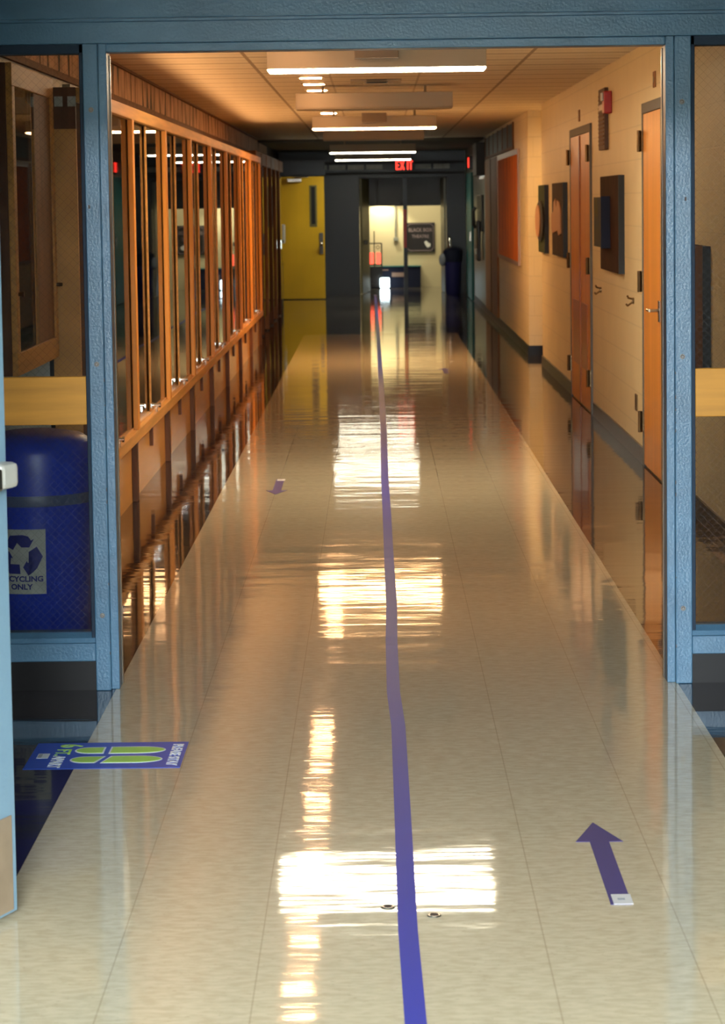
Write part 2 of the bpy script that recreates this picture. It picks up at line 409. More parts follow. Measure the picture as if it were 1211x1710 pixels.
for s, xo, n_ in ((-1, -.937, 1), (1, 1.024, 2)):
    a, b = sorted((xo, s * 2.2)); wd = sthing('window_%d' % n_, ((a + b) / 2, FY, 0))
    obj('kick_base', B(a, b, FY + .012, FY + .13, 0, .098), 'black', wd)
    bm = nb(); box(bm, a, b, FY, FY + .14, .098, .158, .003)
    prism(bm, [(FY + .012, .158), (FY + .10, .158), (FY + .10, .187), (FY + .045, .187), (FY + .018, .172)], 0, a, b)
    obj('bottom_rail', bm, 'blue', wd)
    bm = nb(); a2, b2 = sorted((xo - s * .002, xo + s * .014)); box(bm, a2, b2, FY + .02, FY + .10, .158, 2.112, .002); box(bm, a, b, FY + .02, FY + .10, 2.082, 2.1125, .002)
    obj('glazing_stop', bm, 'stop_shade', wd)
    a3, b3 = sorted((xo + s * .014, s * 2.2))
    obj('wired_glass', B(a3, b3, FY + .056, FY + .062, .18, 2.09), 'wired', wd)
    obj('crash_board', B(a3, b3, FY + .022, FY + .0555, .878, 1.036, bev=.003), 'golden', wd)

# ------------------------------------------------------------------ near door leaf at the left edge
dr = sthing('door_4', (-1.20, 4.30, 0))
ux = Vector((.36, .845, 0)).normalized(); nx = Vector((ux.y, -ux.x, 0))   # along the leaf, and its face normal (towards +x)
E_ = Vector((-.825, 5.147, 0)); Wd = .93; th = .045
def leaf(name, u0, u1, z0, z1, d0, d1, m, bev=.002, smooth=False):
    bm = nb(); box(bm, u0, u1, d0, d1, z0, z1, bev)
    for v in bm.verts:
        p = E_ - ux * (-v.co.x) * 1 if False else E_ + ux * v.co.x + nx * v.co.y
        v.co = Vector((p.x, p.y, v.co.z))
    return obj(name, bm, m, dr)
leaf('leaf', -Wd, 0, .012, 2.12, -th, 0, 'blue_door', .003)
leaf('kick_plate', -Wd + .03, -.020, .02, .235, 0, .003, 'tan_metal', .0008)
pb = leaf('panic_bar', -Wd + .1, -.10, .975, 1.025, .014, .055, 'steel', .006)
leaf('bar_end_housing', -.10, -.028, .976, 1.033, 0, .052, 'cast_alu', .012)
leaf('hinge', -Wd - .004, -Wd + .012, 1.8, 1.91, -.012, .012, 'steel', .002)

# ------------------------------------------------------------------ trophy case on the left
XC = -1.28
tc = thing('trophy_case', 'long orange wood trophy case with tall sliding glass panes along the left wall', 'display case', (-1.45, 18.4, 0))
Y0, Y1 = 10.53, 26.35
obj('top_rail', B(XC - .03, XC, 10.33, Y1 + .12, 2.045, 2.112, bev=.004), 'wood_h', tc)
obj('top_board', B(-1.65, XC - .03, 10.33, Y1 + .12, 2.075, 2.112), 'brown', tc)
obj('bottom_rail', B(XC - .03, XC, 10.33, Y1 + .12, .330, .392, bev=.004), 'wood_h', tc)
obj('sill', B(XC - .10, XC - .028, 10.33, Y1 + .12, .36, .402, bev=.003), 'wood_lt', tc)
obj('case_floor', B(-1.64, XC - .10, 10.4, Y1, .36, .38), 'wood_base', tc)
obj('back_panel', B(-1.648, -1.63, 10.4, Y1, .36, 2.075), 'cork', tc)
obj('base_panel', B(-1.345, -1.325, 10.33, Y1 + .12, 0, .332), 'wood_base', tc)
ms = [10.53 + 1.977 * k for k in range(9)]
for k, y in enumerate(ms):
    bm = nb(); box(bm, XC - .028, XC - .001, y - .055, y + .035, .39, 2.048, .003); mu = obj('mullion', bm, 'wood', tc)
    obj('glass_stop', B(XC - .055, XC - .030, y - .030, y + .015, .40, 2.05, bev=.002), 'panel', tc)
    obj('side_stile', B(XC - .062, XC - .030, y + .016, y + .05, .40, 2.05, bev=.002), 'wood', tc)
    obj('base_leg', B(-1.325, -1.295, y - .03, y + .05, 0, .33, bev=.003), 'brown', tc)
    if k < 8:
        yn = ms[k + 1]; c = y + .99
        obj('glass_pane', B(XC - .052, XC - .046, y + .03, c + .03, .402, 2.045), 'glass_case', tc)
        obj('glass_pane', B(XC - .038, XC - .032, c - .03, yn - .03, .402, 2.045), 'glass_case', tc)
        pe = obj('pane_edge', B(XC - .040, XC - .028, c - .036, c - .022, .402, 2.045, bev=.002), 'wood_h', tc)
        bm = nb(); cyl(bm, (XC - .03, c, .435), (XC + .012, c, .435), .011, seg=14); cyl(bm, (XC + .012, c, .435), (XC + .022, c, .435), .015, seg=14)
        box(bm, XC - .034, XC - .022, c - .045, c + .045, .422, .447, .002); box(bm, XC - .01, XC + .004, c - .006, c + .006, .395, .43, .001)
        obj('lock', bm, 'chrome', pe)
        obj('base_block', B(-1.325, -1.305, c - .02, c + .02, .20, .33, bev=.002), 'brown', tc)
obj('end_board', B(-1.43, XC - .03, 10.315, 10.345, .15, 1.93), 'ochre', tc)
obj('end_top_board', B(-1.65, XC - .03, 10.31, 10.345, 1.93, 2.112), 'brown', tc)
obj('end_stile', B(-1.65, -1.45, 10.315, 10.345, 0, 1.93), 'white', tc)
obj('end_gap_board', B(-1.45, -1.43, 10.32, 10.345, 0, 1.93), 'void', tc)
for x in (-1.383, -1.325):
    obj('paper_square', B(x - .018, x + .018, 10.305, 10.31, 2.028, 2.072), 'label', tc)

# darker glazed cabinet further down
dc = thing('dark_cabinet', 'dark brown glazed cabinet beyond the far end of the trophy case', 'cabinet', (-1.5, 30, 0))
obj('carcass', B(-1.648, -1.40, 26.7, 34.6, .02, 2.2), 'brown', dc)
for k in range(6):
    y = 26.75 + 1.28 * k
    obj('stile', B(-1.40, -1.345, y, y + .09, .02, 2.2, bev=.004), 'brown' if k % 2 else 'panel', dc)
    obj('glass_pane', B(-1.375, -1.368, y + .09, y + 1.28, .2, 2.05), 'glass', dc)
    if k == 5: obj('handle', B(-1.345, -1.325, y + .03, y + .05, .95, 1.08, bev=.004), 'chrome', dc)
obj('header', B(-1.41, -1.35, 26.7, 34.6, 2.05, 2.2), 'brown', dc)

# wall-mounted notice cabinet behind the left sidelight
wc = thing('notice_cabinet', 'wooden wall cabinet with glass door hanging behind the left wired sidelight', 'cabinet', (-1.52, 9.7, .93))
obj('body', B(-1.648, -1.425, 9.10, 10.27, .93, 2.15, bev=.004), 'brown', wc)
bm = nb(); box(bm, -1.425, -1.40, 9.10, 10.27, 2.06, 2.15, .003); box(bm, -1.425, -1.40, 9.10, 10.27, .93, 1.02, .003)
box(bm, -1.425, -1.40, 9.10, 9.17, 1.02, 2.06, .003); box(bm, -1.425, -1.40, 10.21, 10.27, 1.02, 2.06, .003)
wf = obj('door_frame', bm, 'wood_h', wc)
obj('door_panel', B(-1.425, -1.41, 9.72, 10.21, 1.02, 2.06), 'panel', wf)
obj('glass_pane', B(-1.412, -1.406, 9.17, 9.72, 1.02, 2.06), 'glass', wf)
bm = nb(); box(bm, -1.424, -1.42, 9.2, 9.7, 1.05, 1.85)
obj('dark_notice', bm, 'void', wc)
for z in (1.25,):
    bm = nb(); cyl(bm, (-1.40, 9.14, z), (-1.385, 9.14, z), .008, seg=12); cyl(bm, (-1.385, 9.14, z), (-1.378, 9.14, z), .011, seg=12); obj('knob', bm, 'bronze', wf)
bm = nb(); cyl(bm, (-1.40, 10.24, 1.25), (-1.375, 10.24, 1.25), .008, seg=12); obj('latch', bm, 'bronze', wf)

# ------------------------------------------------------------------ recycling bin
bx, by = -1.215, 8.22
rb = thing('recycling_bin', 'round blue recycling bin with white label behind the left sidelight', 'recycling bin', (bx, by, 0))
prof = [(.172, .0), (.18, .01), (.205, .50), (.212, .555), (.207, .56)]
obj('body', lathe(nb(), prof, bx, by), 'bin', rb, smooth=True)
obj('rim', lathe(nb(), [(.20, .553), (.219, .556), (.222, .575), (.218, .592), (.20, .594)], bx, by), 'bin_rim', rb, smooth=True)
obj('lid', lathe(nb(), [(.214, .592), (.216, .66), (.213, .735), (.203, .765), (.165, .79), (.09, .803), (.02, .806)], bx, by), 'bin', rb, smooth=True)
# label wrapped on the front
def wrap(bm, r_extra):
    """flat coords (u across, z up) in x,z with y=thickness -> onto the bin"""
    for v in bm.verts:
        R_ = .18 + (.205 - .18) * (v.co.z / .5) + r_extra + v.co.y
        a = (v.co.x) / .2
        v.co = Vector((bx + R_ * math.sin(a), by - R_ * math.cos(a), v.co.z))
    return bm
def subx(bm, n=14, lo=-.1, hi=.1):
    for i in range(1, n):
        x = lo + (hi - lo) * i / n
        bmesh.ops.bisect_plane(bm, geom=bm.verts[:] + bm.edges[:] + bm.faces[:], plane_co=(x, 0, 0), plane_no=(1, 0, 0))
    return bm
LC = -.03
bm = nb(); box(bm, LC - .088, LC + .088, 0, .001, .249, .477); ls = obj('label_sheet', wrap(subx(bm, 14, LC - .088, LC + .088), .001), 'label', rb)
tm = lambda z: frame_m((LC, .0, z), (1, 0, 0), (0, 0, 1))
bm = text_bm('RECYCLING', .0265, tm(.302), .0004, .0009, 1.1); subx(bm, 20); obj('label_lettering', wrap(bm, .0028), 'label_ink', ls)
bm = text_bm('ONLY', .0265, tm(.274), .0004, .0009, 1.1); subx(bm, 20); obj('label_lettering', wrap(bm, .0028), 'label_ink', ls)
# three chasing arrows
bm = nb(); cz = .386; s_ = .00031
A1 = [(185, 100), (250, -15), (185, -145), (140, -190), (85, -193), (85, -230), (27, -135), (72, -60), (80, -83), (160, -80), (95, 40)]
for k in range(3):
    a = 2 * PI * k / 3
    prism(bm, [(LC + s_ * (u * math.cos(a) - v * math.sin(a)), cz + s_ * (u * math.sin(a) + v * math.cos(a))) for u, v in A1], 1, 0, .0006)
bmesh.ops.triangulate(bm, faces=bm.faces)
subx(bm, 20); obj('recycling_symbol', wrap(bm, .0026), 'label_ink', ls)

# ------------------------------------------------------------------ right wall: doors
def slab_door(n_, y0, y1, double, lever):
    d = sthing('door_%d' % n_, (1.6, (y0 + y1) / 2, 0)); xf = 1.585
    bm = nb(); box(bm, xf, 1.601, y0, y0 + .055, 0, 2.15, .002); box(bm, xf, 1.601, y1 - .055, y1, 0, 2.15, .002); box(bm, xf, 1.601, y0 + .055, y1 - .055, 2.09, 2.15, .002)
    obj('door_frame', bm, 'metal_grey', d)
    leaves = [(y0 + .058, y1 - .058)] if not double else [(y0 + .058, (y0 + y1) / 2 - .003), ((y0 + y1) / 2 + .003, y1 - .058)]
    lv = [obj('leaf', B(1.589, 1.6005, a, b, .012, 2.087, bev=.001), 'wood_door', d) for a, b in leaves]
    for y in ([y1 - .03] + ([y0 + .05] if double else [])):
        for z in (1.93, 1.10, .265):
            bm = nb(); box(bm, 1.578, 1.586, y - .035, y + .02, z - .06, z + .06, .001); cyl(bm, (1.566, y, z - .063), (1.566, y, z + .063), .012, seg=12)
            obj('hinge', bm, 'bronze', lv[-1] if y > (y0 + y1) / 2 else lv[0])
    if lever:
        bm = nb(); y = y0 + .125; box(bm, 1.580, 1.589, y - .03, y + .03, .90, 1.02, .003); cyl(bm, (1.582, y, .965), (1.53, y, .965), .010, seg=12)
        tube(bm, [(1.533, y, .965), (1.531, y + .12, .965)], .009, 10); obj('lever_handle', bm, 'steel', lv[0])
    if double:
        obj('lower_panel', B(1.584, 1.589, (y0 + y1) / 2 - .62, (y0 + y1) / 2 - .08, .30, .80, bev=.001), 'door_panel', lv[0])
        obj('meeting_strip', B(1.580, 1.589, (y0 + y1) / 2 - .05, (y0 + y1) / 2 + .03, .02, 2.08, bev=.001), 'door_panel', d)
        obj('lower_panel', B(1.584, 1.589, (y0 + y1) / 2 + .08, (y0 + y1) / 2 + .62, .30, .80, bev=.001), 'door_panel', lv[1])
slab_door(1, 12.95, 13.92, False, True)
slab_door(2, 17.25, 19.05, True, False)

for (y, z, lab) in ((13.36, 2.265, 'small brown room number plate above the nearer wooden door'), (18.26, 2.24, 'small brown room number plate above the double wooden doors')):
    t_ = thing('number_plate', lab, 'sign', (1.59, y, z - .05)); pl_ = obj('plate', B(1.592, 1.5995, y - .05, y + .05, z - .045, z + .045, bev=.002), 'panel', t_)
    obj('digits', B(1.590, 1.592, y - .03, y + .03, z - .015, z + .015), 'bronze', pl_)

# speaker grille with fire alarm strobe
sg = thing('speaker_grille', 'square brown speaker grille high on the right wall', 'speaker', (1.59, 16.23, 1.93))
obj('frame', B(1.572, 1.5995, 16.02, 16.44, 1.93, 2.35, bev=.004), 'grille', sg)
bm = nb()
for k in range(13): box(bm, 1.567, 1.573, 16.05, 16.41, 1.96 + k * .028, 1.972 + k * .028)
obj('louvre', bm, 'brown', sg)
obj('sticker', B(1.566, 1.5675, 16.1, 16.35, 2.20, 2.24), 'alu', sg)
fa = thing('fire_alarm', 'red fire alarm strobe beside the square brown speaker grille', 'fire alarm', (1.58, 15.83, 2.16))
obj('body', B(1.545, 1.5995, 15.77, 15.90, 2.165, 2.315, bev=.006), 'red', fa)
obj('strobe_lens', B(1.530, 1.546, 15.80, 15.87, 2.25, 2.305, bev=.005), 'white', fa)

# wall art panels
def art(y0, y1, z0, z1, lab, m, kind, loc=None):
    t_ = thing('wall_art', lab, 'wall art', (1.58, (y0 + y1) / 2, z0), 'wall art panels on the right wall')
    obj('board', B(1.562, 1.5995, y0, y1, z0, z1, bev=.002), m, t_)
    obj('board_edge', B(1.561, 1.5995, y0 - .012, y0, z0, z1), 'art_black', t_)
    yc = (y0 + y1) / 2
    if kind == 'box':
        obj('raised_panel', B(1.505, 1.562, yc - .05, y1 - .12, z0 + .16, z1 - .14, bev=.003), 'art_blue', t_)
        obj('raised_edge', B(1.50, 1.562, yc - .075, yc - .05, z0 + .155, z1 - .135), 'bluegrey', t_)
    if kind == 'cut':
        bm = nb(); prism(bm, [(yc - .45, z0 + .20), (yc - .2, z0 + .18), (yc - .1, z0 + .22), (yc + .45, z0 + .19), (yc + .58, z0 + .23), (yc + .56, z0 + .36), (yc + .35, z0 + .38), (yc + .3, z0 + .46), (yc + .12, z0 + .49), (yc + .02, z0 + .41), (yc - .05, z0 + .48), (yc - .3, z0 + .46), (yc - .42, z0 + .40)], 0, 1.552, 1.562)
        obj('pale_relief', bm, 'art_tan', t_)
    if kind == 'oval':
        bm = nb(); prism(bm, [(yc + .45 * math.cos(a * PI / 12), (z0 + z1) / 2 - .02 + .19 * math.sin(a * PI / 12)) for a in range(24)], 0, 1.542, 1.562)
        obj('relief', bm, 'art_black', t_)
        bm = nb(); prism(bm, [(yc + .1 + .32 * math.cos(a * PI / 12), (z0 + z1) / 2 - .02 + .15 * math.sin(a * PI / 12)) for a in range(24)], 0, 1.53, 1.542)
        obj('relief', bm, 'art_tan', t_)
art(15.03, 16.24, 1.11, 1.745, 'dark brown art board with a raised blue-grey box, between the two wooden doors', 'art_brown', 'box')
art(19.46, 20.66, 1.11, 1.735, 'dark art board with a ragged pale tan shape beside the double doors', 'art_brown', 'cut')
art(21.57, 22.40, 1.10, 1.73, 'dark green art board with an oval relief near the wall corner', 'art_green', 'oval')
art(11.18, 12.2, .74, 1.36, 'plain dark brown art board seen through the right wired sidelight', 'art_tan_brown', None)

for (y, z, lab) in ((16.58, .95, 'small bronze hook on the block wall nearer the double doors'), (14.49, .96, 'small bronze hook on the block wall nearer the single door')):
    bm = nb(); cyl(bm, (1.5995, y, z), (1.59, y, z), .02, seg=14); tube(bm, [(1.59, y, z + .012), (1.565, y, z + .018), (1.558, y, z + .034)], .006); tube(bm, [(1.59, y, z - .008), (1.56, y, z - .03), (1.55, y, z - .018)], .006)
    tag(obj('coat_hook', bm, 'bronze'), lab, 'hook')
ct = thing('added_strip', 'added warm fill strip, out of view on top of the trophy case', 'lamp', (-1.36, 18.4, 2.112))
obj('added_channel', B(-1.39, -1.355, 10.5, 26.3, 2.113, 2.135), 'housing', ct)  # housing made up for the added fill light
tag(obj('slot_plate', B(1.592, 1.5995, 14.30, 14.40, .29, .39, bev=.002), 'bronze'), 'small dark vertical outlet plate low on the wall beside the single door', 'outlet plate')

# orange board, dark transom lights and brown door beyond the alcove
cb = thing('notice_board', 'orange-brown framed notice board on the far right wall', 'notice board', (1.56, 27.5, .89))
obj('board', B(1.552, 1.5695, 25.35, 29.5, .92, 2.10), 'corkboard', cb)
bm = nb(); box(bm, 1.545, 1.5695, 25.31, 25.37, .89, 2.14); box(bm, 1.545, 1.5695, 29.48, 29.54, .89, 2.14); box(bm, 1.545, 1.5695, 25.37, 29.48, 2.09, 2.15); box(bm, 1.545, 1.5695, 25.37, 29.48, .88, .925)
obj('board_frame', bm, 'alu', cb)
wn = sthing('window_3', (1.57, 29.5, 2.2))
obj('dark_glass', B(1.561, 1.5695, 26.35, 33, 2.2, 2.46), 'art_black', wn)
bm = nb()
for y in (26.33, 27.4, 28.5, 29.6, 30.7, 31.8, 32.9): box(bm, 1.553, 1.5695, y, y + .06, 2.18, 2.47)
box(bm, 1.553, 1.5695, 26.3, 33, 2.165, 2.2); obj('window_frame', bm, 'brown', wn)
d3 = sthing('door_3', (1.57, 31.2, 0))
obj('leaf', B(1.548, 1.5695, 29.72, 32.9, .10, 2.15), 'panel', d3)
obj('leaf_stile', B(1.54, 1.5695, 31.2, 31.3, .10, 2.15), 'brown', d3)

bb = thing('wall_speaker', 'black box speaker high on the right wall past the notice board', 'speaker', (1.5, 33.8, 1.92))
obj('cabinet', B(1.44, 1.5695, 33.2, 34.3, 1.95, 2.42, bev=.01), 'art_black', bb); obj('bracket', B(1.50, 1.5695, 33.6, 33.9, 1.90, 1.955), 'steel', bb)
wp = thing('wall_phone', 'black wall telephone panel with hanging handset on the grey far right wall', 'telephone', (1.53, 34.4, .85))
obj('back_panel', B(1.53, 1.5695, 33.7, 35.1, 1.15, 1.68, bev=.01), 'art_black', wp)
obj('coin_box', B(1.47, 1.53, 33.9, 34.5, .72, 1.30, bev=.02), 'exit_black', wp)
bm = tube(nb(), [(1.46, 34.0, 1.5), (1.43, 34.0, 1.45), (1.43, 34.0, 1.25), (1.46, 34.0, 1.2)], .025); obj('handset', bm, 'art_black', wp)
obj('steel_face', B(1.464, 1.47, 34.0, 34.3, .82, .9), 'chrome', wp)
d5 = sthing('door_5', (1.57, 38.5, 0))
obj('leaf', B(1.53, 1.5695, 37.2, 39.2, .01, 2.05), 'teal', d5); obj('handle', B(1.50, 1.53, 37.35, 37.4, .95, 1.1, bev=.004), 'steel', d5)

# ------------------------------------------------------------------ end wall with double doorway
EY = 40.5
bm = nb(); box(bm, -1.65, -.29, EY, EY + .15, 0, 2.02); box(bm, 1.30, 1.75, EY, EY + .15, 0, 2.02); box(bm, -1.65, 1.75, EY, EY + .15, 2.02, 2.47)
struct('wall_end', bm, 'navy')
bm = nb()
for x0, x1 in ((-1.42, -1.14), (-1.10, -.82), (-.78, -.50), (-.46, -.18), (-.14, .14), (.7, .98), (1.02, 1.3)): box(bm, x0, x1, EY - .012, EY, 2.16, 2.24)
w4 = sthing('window_4', (0, EY, 2.1)); obj('pane', bm, 'greywall', w4)
bm = nb(); box(bm, -1.65, 1.57, EY - .03, EY, 2.25, 2.29); box(bm, -1.65, 1.57, EY - .03, EY, 2.07, 2.11); obj('window_frame', bm, 'void', w4)
t6 = sthing('trim_6', (.5, EY, 0))
obj('jamb', B(-.33, -.27, EY - .02, EY + .17, 0, 2.03), 'navy', t6); obj('jamb', B(1.24, 1.31, EY - .02, EY + .17, 0, 2.03), 'navy', t6)
obj('centre_post', B(.49, .56, EY, EY + .12, 0, 2.03), 'navy', t6)
obj('red_strip', B(.487, .545, EY - .006, EY, .80, 1.46), 'red', t6)
# olive leaf standing open into the lobby
d7 = sthing('door_7', (-.25, EY + .15, 0))
bm = nb(); prism(bm, [(-.265, EY + .18), (-.225, EY + .18), (-.10, EY + 1.3), (-.145, EY + 1.3)], 2, .01, 2.0); obj('leaf', bm, 'olive', d7)
obj('push_bar', B(-.20, -.13, EY + .4, EY + 1.0, .86, .93, bev=.01), 'bolt_grey', d7)
d8 = sthing('door_8', (1.22, EY + .15, 0))
bm = nb(); prism(bm, [(1.20, EY + .18), (1.235, EY + .18), (1.21, EY + 1.2), (1.17, EY + 1.2)], 2, .01, 2.0); obj('leaf', bm, 'greywall', d8)
# yellow door open against the hallway's left wall
d6 = sthing('door_6', (-1.55, 38.7, 0))
yl = obj('leaf', B(-1.545, -.835, 38.7, 38.745, .012, 2.03, bev=.003), 'yellow', d6)
bm = nb(); box(bm, -1.08, -.955, 38.692, 38.701, 1.20, 1.885, .003); obj('window_frame', bm, 'olive', yl)
obj('window_pane', B(-1.05, -.985, 38.688, 38.693, 1.245, 1.86), 'void', yl)
bm = nb(); box(bm, -.925, -.86, 38.688, 38.7, .75, 1.10, .004); obj('lock_plate', bm, 'metal_grey', yl)
bm = nb(); tube(bm, [(-.885, 38.69, .90), (-.885, 38.63, .90), (-.91, 38.62, .90)], .014); bmesh.ops.create_uvsphere(bm, u_segments=12, v_segments=8, radius=.03, matrix=Matrix.Translation((-.885, 38.63, .92))); obj('door_knob', bm, 'chrome', yl)
bm = nb(); box(bm, -1.44, -1.20, 38.62, 38.70, 1.94, 2.0, .006); obj('door_closer', bm, 'steel', d6)
obj('closer_arm', tube(nb(), [(-1.33, 38.62, 2.0), (-1.1, 38.45, 2.02), (-1.35, 38.4, 2.03)], .012), 'steel', d6)
struct('trim_7', B(-1.65, -1.545, 38.68, 38.80, 0, 2.3), 'navy')
struct('trim_5', B(-1.65, -.82, 38.80, 38.9, 2.05, 2.3), 'navy')

pdp = thing('towel_dispenser', 'white wall dispenser beside the yellow door', 'dispenser', (-1.52, 38.4, .93)); obj('body', B(-1.60, -1.48, 38.3, 38.55, .94, 1.25, bev=.02), 'white', pdp); obj('front_slot', B(-1.58, -1.50, 38.295, 38.302, .96, .99), 'void', pdp)
df = thing('drinking_fountain', 'dark floor-standing drinking fountain with chrome spout before the yellow door', 'drinking fountain', (-1.57, 36.9, 0))
obj('cabinet', B(-1.645, -1.47, 36.7, 37.15, 0.0, .62, bev=.01), 'exit_black', df); obj('basin', B(-1.645, -1.45, 36.65, 37.2, .62, .68, bev=.02), 'chrome', df)
obj('spout', tube(nb(), [(-1.55, 36.9, .68), (-1.55, 36.9, .78), (-1.50, 36.9, .80)], .02), 'chrome', df); obj('splash_panel', B(-1.645, -1.60, 36.7, 37.15, .68, 1.0, bev=.01), 'steel', df)

# exit signs
def exit_sign(o, ux, uy, uz, lab, mt=(-.03, .03, .11, .26, -.05, -.01)):
    t_ = thing('exit_sign', lab, 'exit sign', o)
    m = frame_m(o, ux, uy)
    bm = nb(); box(bm, -.165, .165, -.11, .11, -.06, 0, .006); bmesh.ops.transform(bm, matrix=m, verts=bm.verts); hg = obj('housing', bm, 'exit_black', t_)
    bm = nb()
    def st(x0, y0, x1, y1, w=.021):
        d = Vector((x1 - x0, y1 - y0, 0)); L = d.length; d.normalize(); n = Vector((-d.y, d.x, 0)) * w / 2
        a = Vector((x0, y0, 0)); b = Vector((x1, y1, 0)); q = [a - n, b - n, b + n, a + n]
        lo = [bm.verts.new((p.x, p.y, .001)) for p in q]; hi = [bm.verts.new((p.x, p.y, .006)) for p in q]
        bm.faces.new(lo); bm.faces.new(hi)
        for i in range(4): bm.faces.new((lo[i], lo[(i + 1) % 4], hi[(i + 1) % 4], hi[i]))
    h = .075
    x = -.13; st(x, -h, x, h); st(x, h - .01, x + .05, h - .01); st(x, 0, x + .042, 0); st(x, -h + .01, x + .05, -h + .01)
    x = -.05; st(x - .01, -h, x + .05, h); st(x - .01, h, x + .05, -h)
    x = .062; st(x, -h, x, h)
    x = .115; st(x, -h, x, h - .01); st(x - .034, h - .01, x + .034, h - .01)
    bmesh.ops.transform(bm, matrix=m, verts=bm.verts); obj('letters', bm, 'exit_red', hg)
    bm = nb(); box(bm, *mt); bmesh.ops.transform(bm, matrix=m, verts=bm.verts); obj('mounting', bm, 'exit_black', t_)
exit_sign((.507, 40.0, 2.215), (1, 0, 0), (0, 0, 1), None, 'red lit EXIT sign above the far double doorway')
obj_ = exit_sign((1.50, 37.3, 2.20), (0, -1, 0), (0, 0, 1), None, 'red lit EXIT sign seen edge-on along the far right wall', (-.03, .03, -.03, .03, -.071, -.059))

# trash bin by the end doorway
cx_, cy_ = 1.32, 39.9
tb = thing('trash_bin', 'navy trash bin with grey domed lid right of the far doorway', 'trash bin', (cx_, cy_, 0))
obj('body', lathe(nb(), [(.115, 0), (.125, .02), (.145, .52), (.15, .56)], cx_, cy_, 28), 'navy_bin', tb, smooth=True)
obj('lid', lathe(nb(), [(.155, .56), (.16, .60), (.17, .70), (.165, .76), (.10, .80), (.02, .81)], cx_, cy_, 28), 'bluegrey', tb, smooth=True)
bm = nb(); bmesh.ops.create_uvsphere(bm, u_segments=16, v_segments=10, radius=1, matrix=Matrix.Translation((1.145, 39.85, .60)) @ Matrix.Diagonal((.065, .07, .11, 1))); obj('liner_bag', bm, 'bag', tb, smooth=True)
bt = thing('bottle', 'silver bottle standing on the navy trash bin', 'bottle', (1.27, 39.86, .80))
obj('body', lathe(nb(), [(.03, .795), (.035, .82), (.035, .93), (.02, .96), (.018, .975)], 1.27, 39.86, 16), 'chrome', bt, smooth=True)
obj('cap', lathe(nb(), [(.02, .975), (.02, 1.0), (.012, 1.005)], 1.27, 39.86, 16), 'art_black', bt, smooth=True)

# ------------------------------------------------------------------ lobby beyond
struct('wall_lobby', B(-1.8, 2.8, 44.0, 44.15, 0, 2.47), 'lobby')
struct('wall_lobby_left', B(-1.9, -1.8, 40.65, 44.1, 0, 2.47), 'lobby')
struct('wall_lobby_right', B(2.8, 2.9, 40.5, 44.1, 0, 2.47), 'lobby')
struct('trim_8', B(-1.8, 2.8, 42.1, 42.35, 1.52, 2.47), 'exit_black')
bm = nb(); box(bm, .04, .06, 42.08, 42.1, 1.56, 2.0); box(bm, .04, .45, 42.08, 42.1, 1.555, 1.57); struct('trim_9', bm, 'metal_grey')
hs = thing('wall_sign', 'dark framed BLACK BOX THEATRE sign on the cream lobby wall', 'sign', (.85, 43.98, .62))
hb = obj('board', B(.575, 1.12, 43.96, 43.995, .65, 1.20, bev=.004), 'exit_black', hs)
bm = nb(); x0, x1, z0, z1, c_ = .60, 1.095, .675, 1.175, .05
pts = [(x0 + c_, z0), (x1 - c_, z0), (x1, z0 + c_), (x1, z1 - c_), (x1 - c_, z1), (x0 + c_, z1), (x0, z1 - c_), (x0, z0 + c_)]
for (a, b), (c, d) in zip(pts, pts[1:] + pts[:1]): cyl(bm, (a, 43.958, b), (c, 43.958, d), .006, seg=6)
obj('inner_border', bm, 'sign_pink', hb)
bm = text_bm('BLACK BOX', .095, frame_m((.848, 43.957, 1.06), (1, 0, 0), (0, 0, 1)), .001, .002, .86); obj('lettering', bm, 'sign_pink', hb)
bm = text_bm('THEATRE', .085, frame_m((.848, 43.957, .94), (1, 0, 0), (0, 0, 1)), .001, .0015, .9); obj('lettering', bm, 'sign_pink', hb)
bm = nb(); prism(bm, [(.92, .84), (.96, .86), (1.0, .82), (1.04, .80), (1.03, .75), (.98, .73), (.94, .78)], 1, 43.954, 43.96); obj('pale_patch', bm, 'white', hb)
lc = thing('low_cabinet', 'low dark blue cabinet against the cream lobby wall', 'cabinet', (.42, 43.8, 0))
obj('carcass', B(-.10, .84, 43.62, 43.99, .0, .385, bev=.005), 'bluegrey', lc); obj('top_edge', B(-.11, .85, 43.60, 43.99, .385, .40), 'teal', lc)
obj('label_panel', B(.30, .56, 43.61, 43.62, .20, .28), 'alu', lc); obj('label_panel', B(.10, .24, 43.61, 43.62, .32, .34), 'alu', lc)
ln = thing('glowing_lantern', 'small glowing white box on the floor before the low blue cabinet', 'lamp', (.165, 43.3, 0))
obj('screen', B(.078, .255, 43.27, 43.33, .012, .195, bev=.02), 'screen', ln); obj('base', B(.09, .245, 43.25, 43.35, 0, .012), 'exit_black', ln)
rk = thing('display_rack', 'black metal rack with red lit signs in the lobby', 'rack', (-.01, 43.2, 0))
bm = nb()
for x in (-.145, .115): box(bm, x - .012, x + .012, 43.39, 43.41, 0, .83); box(bm, x - .012, x + .012, 43.56, 43.58, 0, .83)
for z in (.82, .42, .06): box(bm, -.15, .12, 43.39, 43.41, z, z + .02); box(bm, -.15, .12, 43.56, 43.58, z, z + .02)
box(bm, -.03, -.012, 43.39, 43.41, .4, 1.06); obj('frame', bm, 'exit_black', rk)
obj('lower_panel', B(-.14, .11, 43.415, 43.555, .02, .40), 'exit_black', rk)
obj('lit_sign', B(-.13, -.035, 43.42, 43.45, .45, .66, bev=.01), 'redlit', rk); obj('lit_sign', B(.012, .095, 43.42, 43.45, .45, .66, bev=.01), 'redlit', rk)
